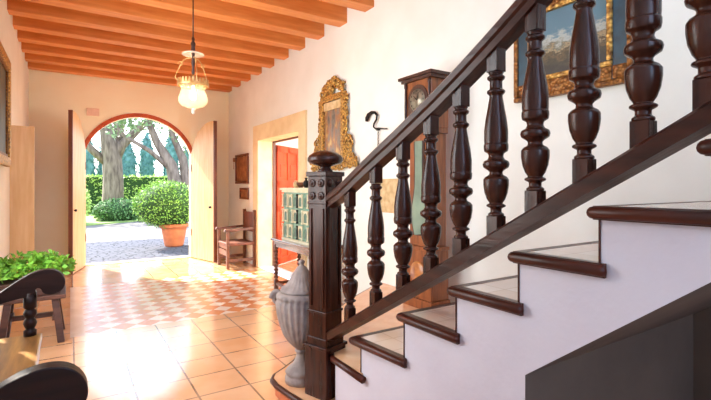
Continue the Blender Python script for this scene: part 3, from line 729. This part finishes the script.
# ------------------------------------------------------------------ armchair by the far right corner
def armchair():
    t = thing('armchair', 'old brown wooden armchair with leather back against the right wall by the garden door', 'chair', (2.55, 8.0, 0))
    x0, x1, y0, y1 = 2.32, 2.80, 7.74, 8.28      # front at x0 (faces the hall)
    for x, y, h in ((x0, y0, .66), (x0, y1, .66), (x1, y0, 1.02), (x1, y1, 1.02)):
        m = MB(); m.obox((x, y, h / 2), (.05, .05, h)); m.build('leg', M['chairwood'], t, bevel=.006)
    for y in (y0, y1):
        m = MB(); m.sweep([(x0 - .06, y, .64), (x0 - .06, y + .001, .64)], [(0, 0), (0, .0)]) if 0 else None
        m.prism([(x0 - .07, .655), (x0 - .05, .70), (x0 + .1, .695), (x1, .72), (x1, .68), (x0 + .1, .655)], y - .035, y + .035, 'y'); m.build('armrest', M['chairwood'], t, bevel=.006)
        m = MB(); m.box(x0, x1, y - .018, y + .018, .12, .17); m.build('stretcher', M['chairwood'], t)
    m = MB(); m.box(x0 - .02, x1 + .01, y0 - .02, y1 + .02, .40, .45); m.build('seat', M['leather'], t, bevel=.012)
    m = MB(); m.box(x0 - .012, x0 + .012, y0, y1, .22, .32); m.box(x0 - .012, x0 + .012, y0, y1, .34, .40); m.build('front_rail', M['chairwood'], t)
    m = MB(); m.box(x1 - .015, x1 + .012, y0, y1, .62, .98); m.build('backrest', M['leather'], t, bevel=.008)
armchair()

# ------------------------------------------------------------------ pendant lantern
t = thing('pendant_lantern', 'glass bell lantern with scrolled brass arms hanging from the beams', 'lamp', (1.09, 4.86, 2.25))
LX, LY = 1.09, 4.86
m = MB(); m.tube([(LX, LY, ZC), (LX, LY, 2.95)], .007, 8); m.lathe([(.05, ZC - .03), (.05, ZC)], (LX, LY, 0), 16); m.build('hanging_rod', M['clockdark'], t)
m = MB(); m.lathe([(.008, 2.62), (.016, 2.64), (.012, 2.70), (.02, 2.74), (.014, 2.82), (.024, 2.87), (.018, 2.92), (.026, 2.95), (.012, 2.98), (.018, 3.0), (.008, 3.03)], (LX, LY, 0), 12); m.build('turned_stem', M['clockdark'], t)
m = MB(); m.lathe([(.012, 2.86), (.06, 2.865), (.115, 2.845), (.118, 2.835), (.06, 2.85), (.012, 2.85)], (LX, LY, 0), 24, flute=lambda h: .06); m.build('smoke_shade', M['frost'], t)
for k in range(3):
    a = k * 2 * PI / 3 + .5; pts = []
    for i in range(22):
        q = i / 21; r = .02 + .15 * math.sin(q * PI * .8) + .03 * q; z = 2.80 - .30 * q ** 1.1 + .03 * math.sin(q * 9)
        pts.append((LX + r * math.cos(a), LY + r * math.sin(a), z))
    m = MB(); m.tube(pts, .005, 7)
    for i in range(1):
        c0 = pts[6]; sp = []
        for j in range(14):
            q = j / 13 * 2.2 * PI; rr = .03 * (1 - j / 16); sp.append((c0[0] + rr * math.cos(q) * math.cos(a), c0[1] + rr * math.cos(q) * math.sin(a), c0[2] + rr * math.sin(q)))
        m.tube(sp, .005, 6)
    m.build('scroll_arm', M['brass'], t)
m = MB(); n_ = 28
for i in range(n_):
    a = 2 * PI * i / n_; m.obox((LX + .155 * math.cos(a), LY + .155 * math.sin(a), 2.545), (.008, .028, .055), a, taper=.6)
m.lathe([(.150, 2.50), (.160, 2.505), (.160, 2.525), (.150, 2.53)], (LX, LY, 0), 32, cap=False); m.build('crown_rim', M['brass'], t)
m = MB(); m.lathe([(.145, 2.53), (.125, 2.50), (.120, 2.46), (.140, 2.41), (.152, 2.37), (.145, 2.33), (.115, 2.295), (.06, 2.275), (.02, 2.27), (.02, 2.273), (.06, 2.279), (.113, 2.30), (.141, 2.333), (.148, 2.37), (.136, 2.41), (.116, 2.46), (.121, 2.50), (.141, 2.53)], (LX, LY, 0), 32, cap=False); m.build('glass_bell', M['glass'], t)
m = MB(); m.lathe([(.02, 2.272), (.026, 2.262), (.014, 2.248), (.02, 2.235), (.018, 2.222), (.004, 2.21)], (LX, LY, 0), 14); m.build('finial', M['frost'], t)
m = MB(); m.lathe([(.004, 2.36), (.022, 2.375), (.030, 2.40), (.026, 2.43), (.014, 2.46), (.013, 2.50)], (LX, LY, 0), 16); m.build('bulb', M['bulb'], t)
m = MB(); m.lathe([(.014, 2.50), (.018, 2.51), (.018, 2.62)], (LX, LY, 0), 12); m.build('lamp_holder', M['brass'], t)

# ------------------------------------------------------------------ settle in the left foreground
t = thing('wooden_settle', 'long dark settle with scrolled arms and worn golden seat in the left foreground', 'bench', (-.35, 2.4, 0))
SZ = .545; sy0, sy1 = 1.55, 3.34; sxf = -.145
m = MB(); m.box(-.57, sxf, sy0 - .03, sy1 + .02, SZ - .04, SZ); m.build('seat', M['settle_seat'], t, bevel=.006)
m = MB(); m.box(sxf - .035, sxf - .012, sy0, sy1, SZ - .14, SZ - .04); m.build('front_rail', M['settle_seat'], t)
def scroll(zf):
    # x, z outline of the arm board, front scroll on the right
    pts = [(-.57, .70), (-.48, .73), (-.40, .775), (-.32, .83), (-.25, .88), (-.19, .918), (-.14, .936), (-.095, .94), (-.055, .93), (-.025, .905), (-.008, .87), (-.008, .835), (-.025, .805), (-.055, .788), (-.095, .785), (-.12, .80), (-.13, .822), (-.145, .832), (-.157, .82), (-.157, .80), (-.185, .785), (-.25, .775), (-.33, .755), (-.42, .715), (-.50, .665), (-.57, .64)]
    out = []; n = len(pts)
    for i in range(n - 1):
        p0, p1, p2, p3 = pts[max(i - 1, 0)], pts[i], pts[i + 1], pts[min(i + 2, n - 1)]
        for k in range(4):
            t = k / 4
            out.append(tuple(.5 * (2 * p1[c] + (p2[c] - p0[c]) * t + (2 * p0[c] - 5 * p1[c] + 4 * p2[c] - p3[c]) * t * t + (3 * p1[c] - p0[c] - 3 * p2[c] + p3[c]) * t ** 3) for c in (0, 1)))
    return out + [pts[-1]]
for y in (sy0 - .06, sy1 - .03):
    m = MB(); m.prism([(a - (.02 if y > 2 else -.05), b_ + (0 if y > 2 else .008)) for a, b_ in scroll(0)], y, y + .055, 'y'); m.build('scroll_arm', M['settle'], t, bevel=.006)
    m = MB(); z0 = SZ; h = .785 - SZ
    m.lathe([(.034, 0), (.034, .03), (.022, .04), (.03, .055), (.036, .075), (.03, .095), (.022, .105), (.032, .12), (.036, .135), (.03, .15), (.022, .16), (.034, .17), (.034, h + .02)], (-.205, y + .03, z0), 14); m.build('arm_post', M['settle'], t)
    for x in (-.205, -.53):
        m = MB(); m.obox((x, y + .03, (SZ - .04) / 2), (.06, .06, SZ - .04)); m.build('leg', M['settle'], t, bevel=.005)
m = MB(); m.box(-.59, -.56, sy0 - .02, sy1 + .03, SZ - .1, 1.02); m.build('backrest', M['settle'], t, bevel=.006)

# bench with planter behind the settle
t = thing('plank_bench', 'small brown bench with splayed legs holding the plant trough by the left wall', 'bench', (-.3, 5.2, 0))
m = MB(); m.box(-.585, -.035, 4.95, 5.42, .405, .445); m.build('bench_top', M['bench'], t, bevel=.006)
for x, y, dx, dy in ((-.12, 5.02, .05, -.05), (-.12, 5.34, .05, .06), (-.47, 5.02, -.05, -.05), (-.47, 5.34, -.05, .06)):
    m = MB(); s = .028
    vs = [(x + a * s, y + b_ * s, .407) for a, b_ in ((-1, -1), (1, -1), (1, 1), (-1, 1))] + [(x + dx + a * s, y + dy + b_ * s, 0) for a, b_ in ((-1, -1), (1, -1), (1, 1), (-1, 1))]
    m.add(vs, [(0, 1, 2, 3), (7, 6, 5, 4), (0, 4, 5, 1), (1, 5, 6, 2), (2, 6, 7, 3), (3, 7, 4, 0)]); m.build('leg', M['bench'], t, bevel=.004)
m = MB(); m.box(-.47, -.12, 5.16, 5.2, .2, .24); m.box(-.14, -.10, 5.0, 5.36, .2, .24); m.box(-.49, -.45, 5.0, 5.36, .2, .24); m.build('stretcher', M['bench'], t)
t = thing('potted_plant', 'lush bright green plant in a wooden trough on the small bench', 'plant', (-.3, 5.2, .445))
m = MB(); m.prism([(-.56, .446), (-.08, .446), (-.05, .57), (-.585, .57)], 5.0, 5.38, 'y'); m.build('trough', M['bench'], t, bevel=.005)
m = MB(); m.box(-.56, -.08, 5.02, 5.36, .56, .575); m.build('soil', M['soil'], t)
m = MB(); pts = []
for i in range(950):
    a = R.uniform(0, 2 * PI); r = math.sqrt(R.random()); x = -.30 + .34 * r * math.cos(a); y = 5.18 + .26 * r * math.sin(a)
    pts.append((max(x, -.555), y, .60 + R.random() ** .6 * (.22 - .12 * r * r) + (R.random() < .08) * .04))
m.leaves(pts, .065, spread=.6)
for i in range(40):
    x, y, z = pts[i * 7]; m.tube([(-.3 + (x + .3) * .5, 5.18 + (y - 5.18) * .5, .60), (x, y, z)], .004, 4)
m.build('foliage', [M['leaf']], t)

# ------------------------------------------------------------------ garden
g = MB(); g.box(-14, 14, YF + .4, 13.6, -.15, -.03); struct(g.build('floor_terrace', M['cobble']), 'cobbled terrace outside the arch')
g = MB(); g.box(-30, 30, 13.6, 60, -.2, -.05); struct(g.build('ground_drive', M['gravel']), 'pale gravel drive')
g = MB(); g.prism([(-30, 19.5), (.2, 19.5), (2.2, 20.8), (4.5, 23.5), (30, 24), (30, 60), (-30, 60)], -.06, .0, 'z'); struct(g.build('ground_lawn', M['grass']), 'lawn beyond the drive')
def blob(m, c, rad, n=1, seed=0, amp=.08, mi=0, us=22, vs_=14):
    rr = random.Random(seed); ph = [rr.uniform(0, 6) for _ in range(6)]; V = []; F = []
    for j in range(vs_ + 1):
        th = PI * j / vs_
        for i in range(us):
            a = 2 * PI * i / us; k = 1 + amp * (math.sin(3 * a + ph[0]) * math.sin(2 * th + ph[1]) + .6 * math.sin(5 * a + ph[2] + 3 * th) + .4 * math.sin(7 * th + ph[3] + 4 * a))
            V.append((c[0] + rad[0] * k * math.sin(th) * math.cos(a), c[1] + rad[1] * k * math.sin(th) * math.sin(a), c[2] + rad[2] * k * math.cos(th)))
    for j in range(vs_):
        for i in range(us): q = (i + 1) % us; F.append((j * us + i, (j + 1) * us + i, (j + 1) * us + q, j * us + q))
    m.add(V, F, mi, True); return V
def shell_pts(c, rad, n, lo=.9, hi=1.06, zmin=None):
    out = []
    while len(out) < n:
        d = Vector((R.gauss(0, 1), R.gauss(0, 1), R.gauss(0, 1))).normalized(); k = R.uniform(lo, hi)
        p = (c[0] + d[0] * rad[0] * k, c[1] + d[1] * rad[1] * k, c[2] + d[2] * rad[2] * k)
        if zmin is None or p[2] > zmin: out.append(p)
    return out
def bush(name, label, c, rad, n, size, mat, cat='bush', zmin=.02, group=None):
    t = thing(name, label, cat, (c[0], c[1], max(0, c[2] - rad[2])), group)
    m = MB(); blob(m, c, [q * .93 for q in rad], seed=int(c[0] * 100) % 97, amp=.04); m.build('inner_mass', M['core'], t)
    m = MB(); m.leaves(shell_pts(c, rad, n, zmin=zmin), size); m.build('foliage', mat, t); return t
# terracotta pot
px_, py_ = 2.17, 11.7
m = MB(); m.lathe([(.20, -.03), (.22, .0), (.285, .36), (.30, .44), (.34, .445), (.345, .50), (.33, .53), (.30, .53), (.29, .47)], (px_, py_, 0), 32, cap=True)
pot = thing('terracotta_pot', 'large terracotta pot on the cobbles outside the arch', 'pot', (px_, py_, -.03)); m.build('pot_body', M['terra'], pot)
m = MB(); m.lathe([(.3, .485), (.3, .495)], (px_, py_, 0), 24); m.build('soil', M['soil'], pot)
bush('round_shrub', 'big round clipped shrub growing in the terracotta pot', (2.05, 11.72, 1.0), (.78, .66, .56), 4600, .055, M['bush'], 'shrub', .45)
bush('clipped_shrub', 'low dark green clipped shrub at the foot of the thick tree', (1.75, 21.6, .38), (.95, .85, .52), 2200, .10, M['hedge2'], 'shrub')
bush('leafy_shrub', 'yellow green shrub at the left edge of the arch view', (-.2, 20.6, .8), (.85, .8, .85), 2200, .11, M['hedge'], 'shrub')
bush('leafy_shrub', 'yellow green shrub between the thick tree and the potted shrub', (4.0, 23.6, .85), (1.2, .9, .85), 2200, .12, M['hedge'], 'shrub')
def hedge(x0, x1, y0, y1, h, n, label):
    t = thing('clipped_hedge', label, 'hedge', ((x0 + x1) / 2, (y0 + y1) / 2, 0))
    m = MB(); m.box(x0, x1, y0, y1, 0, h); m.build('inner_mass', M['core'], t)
    m = MB(); P = []
    for i in range(n):
        k = R.random()
        P.append((R.uniform(x0, x1), y0 - R.uniform(0, .08), R.uniform(.02, h)) if k < .6 else (R.uniform(x0, x1), R.uniform(y0, y1), h + R.uniform(-.03, .07)))
    m.leaves(P, .16); m.build('foliage', M['hedge'], t)
hedge(-6, 14, 27.5, 29, 1.95, 7000, 'long clipped hedge running behind the garden trees')
def tree(label, x, y, r0, limbs, crown, nleaf):
    t = thing('garden_tree', label, 'tree', (x, y, 0), )
    m = MB()
    for pts, rs in limbs: m.tube([(x + a, y + b_, c_) for a, b_, c_ in pts], [q * r0 for q in rs], 12)
    m.build('trunk', M['bark'], t)
    m = MB()
    for c_, rad, k in crown: m.leaves(shell_pts((x + c_[0], y + c_[1], c_[2]), rad, int(nleaf * k), .2, 1.05), .20)
    m.build('crown', M['olive'], t)
tree('thick grey trunked tree behind the low clipped shrub', 1.72, 24.2, .46,
     [([(0, 0, -.05), (0, 0, .6), (.02, 0, 1.8), (-.05, 0, 3.0), (-.25, 0, 4.2), (-1.0, .2, 5.5), (-1.6, .3, 7)], [1.25, 1.02, .95, .92, .7, .42, .2]),
      ([(0, 0, 2.4), (.35, -.1, 3.4), (1.2, -.2, 4.4), (2.2, -.3, 5.2), (3.2, -.3, 5.8)], [.5, .5, .4, .28, .16]),
      ([(0, 0, 2.8), (.3, .2, 4.3), (.7, .4, 6.2), (.9, .4, 8)], [.6, .5, .35, .18]),
      ([(-.3, 0, 2.6), (-.9, 0, 3.2), (-1.5, 0, 3.9), (-2.3, 0, 4.6)], [.4, .36, .28, .18])],
     [((-1.6, 0, 5.4), (1.6, 1.4, .9), .3), ((1.4, 0, 5.6), (2.2, 1.5, .9), .35), ((3.2, -.4, 5.2), (1.4, 1.2, .8), .2), ((0, 0, 8), (3, 2.5, 1.4), .5)], 1500)
tree('leaning many limbed tree behind the potted shrub', 4.15, 21.4, .25,
     [([(0, 0, -.05), (-.05, 0, 1.2), (-.3, 0, 2.4), (-.9, 0, 3.4), (-1.3, 0, 4.4), (-1.4, 0, 5.5)], [1.5, 1.3, 1.0, .7, .5, .3]),
      ([(.3, 0, 0), (.35, 0, 1.5), (.2, 0, 2.7), (-.3, 0, 3.9), (-.2, 0, 5.2)], [1.1, .9, .75, .5, .3]),
      ([(.5, .1, .2), (.75, .1, 1.6), (.9, .1, 2.8), (.6, .1, 4.2)], [.9, .8, .6, .35]),
      ([(-.3, 0, 2.2), (-1.2, -.1, 3.0), (-2.2, -.1, 3.6), (-2.8, 0, 4.4)], [.5, .4, .3, .18])],
     [((-2.2, 0, 4.3), (1.2, 1.0, .8), .3), ((-.6, 0, 4.6), (1.5, 1.2, .8), .35), ((.6, 0, 4.0), (1.0, 1, .9), .3), ((0, 0, 6), (2.2, 1.8, 1), .4)], 1500)
first = None
for i in range(13):
    x = -3.4 + i * 1.45 + R.uniform(-.08, .08); y = 38 + R.uniform(-1.5, 1.5); h = R.uniform(.72, .92)
    if first is None:
        first = thing('cypress', 'dark blue green cypress in the row beyond the hedge', 'tree', (x, y, 0), 'cypresses beyond the hedge')
        m = MB(); rr = random.Random(3); us = 26; P = []
        pr = [(.35, .0), (.75, .6), (.95, 1.8), (.9, 3.2), (.7, 4.6), (.42, 5.7), (.15, 6.4), (.02, 6.7)]
        V = []; F = []
        for r, z in pr:
            for k in range(us): a = 2 * PI * k / us; q = r * (1 + .15 * math.sin(5 * a + z * 2) + rr.uniform(-.08, .08)); V.append((q * math.cos(a), q * math.sin(a), z))
        for j in range(len(pr) - 1):
            for k in range(us): l = (k + 1) % us; F.append((j * us + k, j * us + l, (j + 1) * us + l, (j + 1) * us + k))
        m.add(V, F, 0, True)
        for k in range(900):
            j = rr.uniform(.4, 6.4); a = rr.uniform(0, 2 * PI); r = .98 * math.sin(min(1, (j + .6) / 7.2) * PI) ** .8; P.append((r * math.cos(a), r * math.sin(a), j))
        m.leaves(P, .35); m.build('cypress_crown', M['cyp'], first, loc=(0, 0, 0))
        m = MB(); m.lathe([(.16, 0), (.13, .8)], (0, 0, 0), 10); m.build('trunk', M['bark'], first, loc=(0, 0, 0))
        first.scale = (.62, .62, h)
    else:
        c = first.copy(); COL.objects.link(c); c.location = (x, y, 0); c.scale = (R.uniform(.55, .68), .62, h)
        for ch in first.children:
            if ch.name.startswith(('cypress_crown', 'trunk')):
                d = ch.copy(); COL.objects.link(d); d.parent = c

# ------------------------------------------------------------------ light
wd = bpy.data.worlds.new('World'); S.world = wd; wd.use_nodes = True; nt = wd.node_tree; bg = nt.nodes['Background']
sky = nt.nodes.new('ShaderNodeTexSky'); sky.sky_type = 'NISHITA'; sky.sun_disc = False; sky.sun_elevation = math.radians(45); sky.sun_rotation = math.radians(-20); sky.dust_density = 2.0; sky.altitude = 0
mx = nt.nodes.new('ShaderNodeMix'); mx.data_type = 'RGBA'; mx.inputs[0].default_value = .45; mx.inputs[7].default_value = (4.2, 5.1, 6.8, 1)
nt.links.new(sky.outputs[0], mx.inputs[6]); nt.links.new(mx.outputs[2], bg.inputs[0]); bg.inputs[1].default_value = .42
def light(name, typ, loc, energy, color=(1, 1, 1), **k):
    d = bpy.data.lights.new(name, typ); d.energy = energy; d.color = color
    for a, v in k.items(): setattr(d, a, v)
    o = bpy.data.objects.new(name, d); COL.objects.link(o); o.location = loc; return o
s = light('sun', 'SUN', (0, 20, 20), 9.5, (1, .94, .82), angle=math.radians(.8))
s.rotation_euler = Vector((.42, -1, -1.0)).to_track_quat('-Z', 'Y').to_euler()
light('lantern_light', 'POINT', (LX, LY, 2.40), 120, (1, .86, .62), shadow_soft_size=.03)
def window_light(loc, rot, sx, sy, e, c):  # area lamps added in unseen openings to fill the interior
    o = light('window_fill', 'AREA', loc, e, c); o.data.shape = 'RECTANGLE'; o.data.size = sx; o.data.size_y = sy; o.rotation_euler = rot
for a, b_ in wins: window_light((XL - .36, (a + b_) / 2, 1.78), (0, -PI / 2, 0), 2.4, b_ - a, 34, (1, 1, .95))
window_light(((bx0 + bx1) / 2, YB - .31, 3.25), (PI / 2, 0, 0), 2.9, 3.1, 48, (.48, .62, 1))
window_light((4.4, 4.79, 1.5), (PI / 2, 0, 0), 1.8, 2.0, 70, (1, .95, .88))  # opening and lamp added to brighten the side room

# ------------------------------------------------------------------ camera
cam = bpy.data.cameras.new('camera'); co = bpy.data.objects.new('camera', cam); COL.objects.link(co); S.camera = co
cam.sensor_width = 36; cam.lens = 443.9 / 711 * 36; cam.shift_y = (186.3 - 200) / 711 ; cam.clip_start = .02; cam.clip_end = 300
co.location = (0, 0, 1.45); co.rotation_euler = (PI / 2, 0, -math.radians(32.73))
S.view_settings.view_transform = 'Standard'; S.view_settings.look = 'None'; S.view_settings.gamma = 1; S.view_settings.use_curve_mapping = False
S.view_settings.exposure = 1.12
S.cycles.use_denoising = True; S.cycles.max_bounces = 10; S.cycles.diffuse_bounces = 6; S.cycles.sample_clamp_indirect = 8; S.cycles.caustics_reflective = False
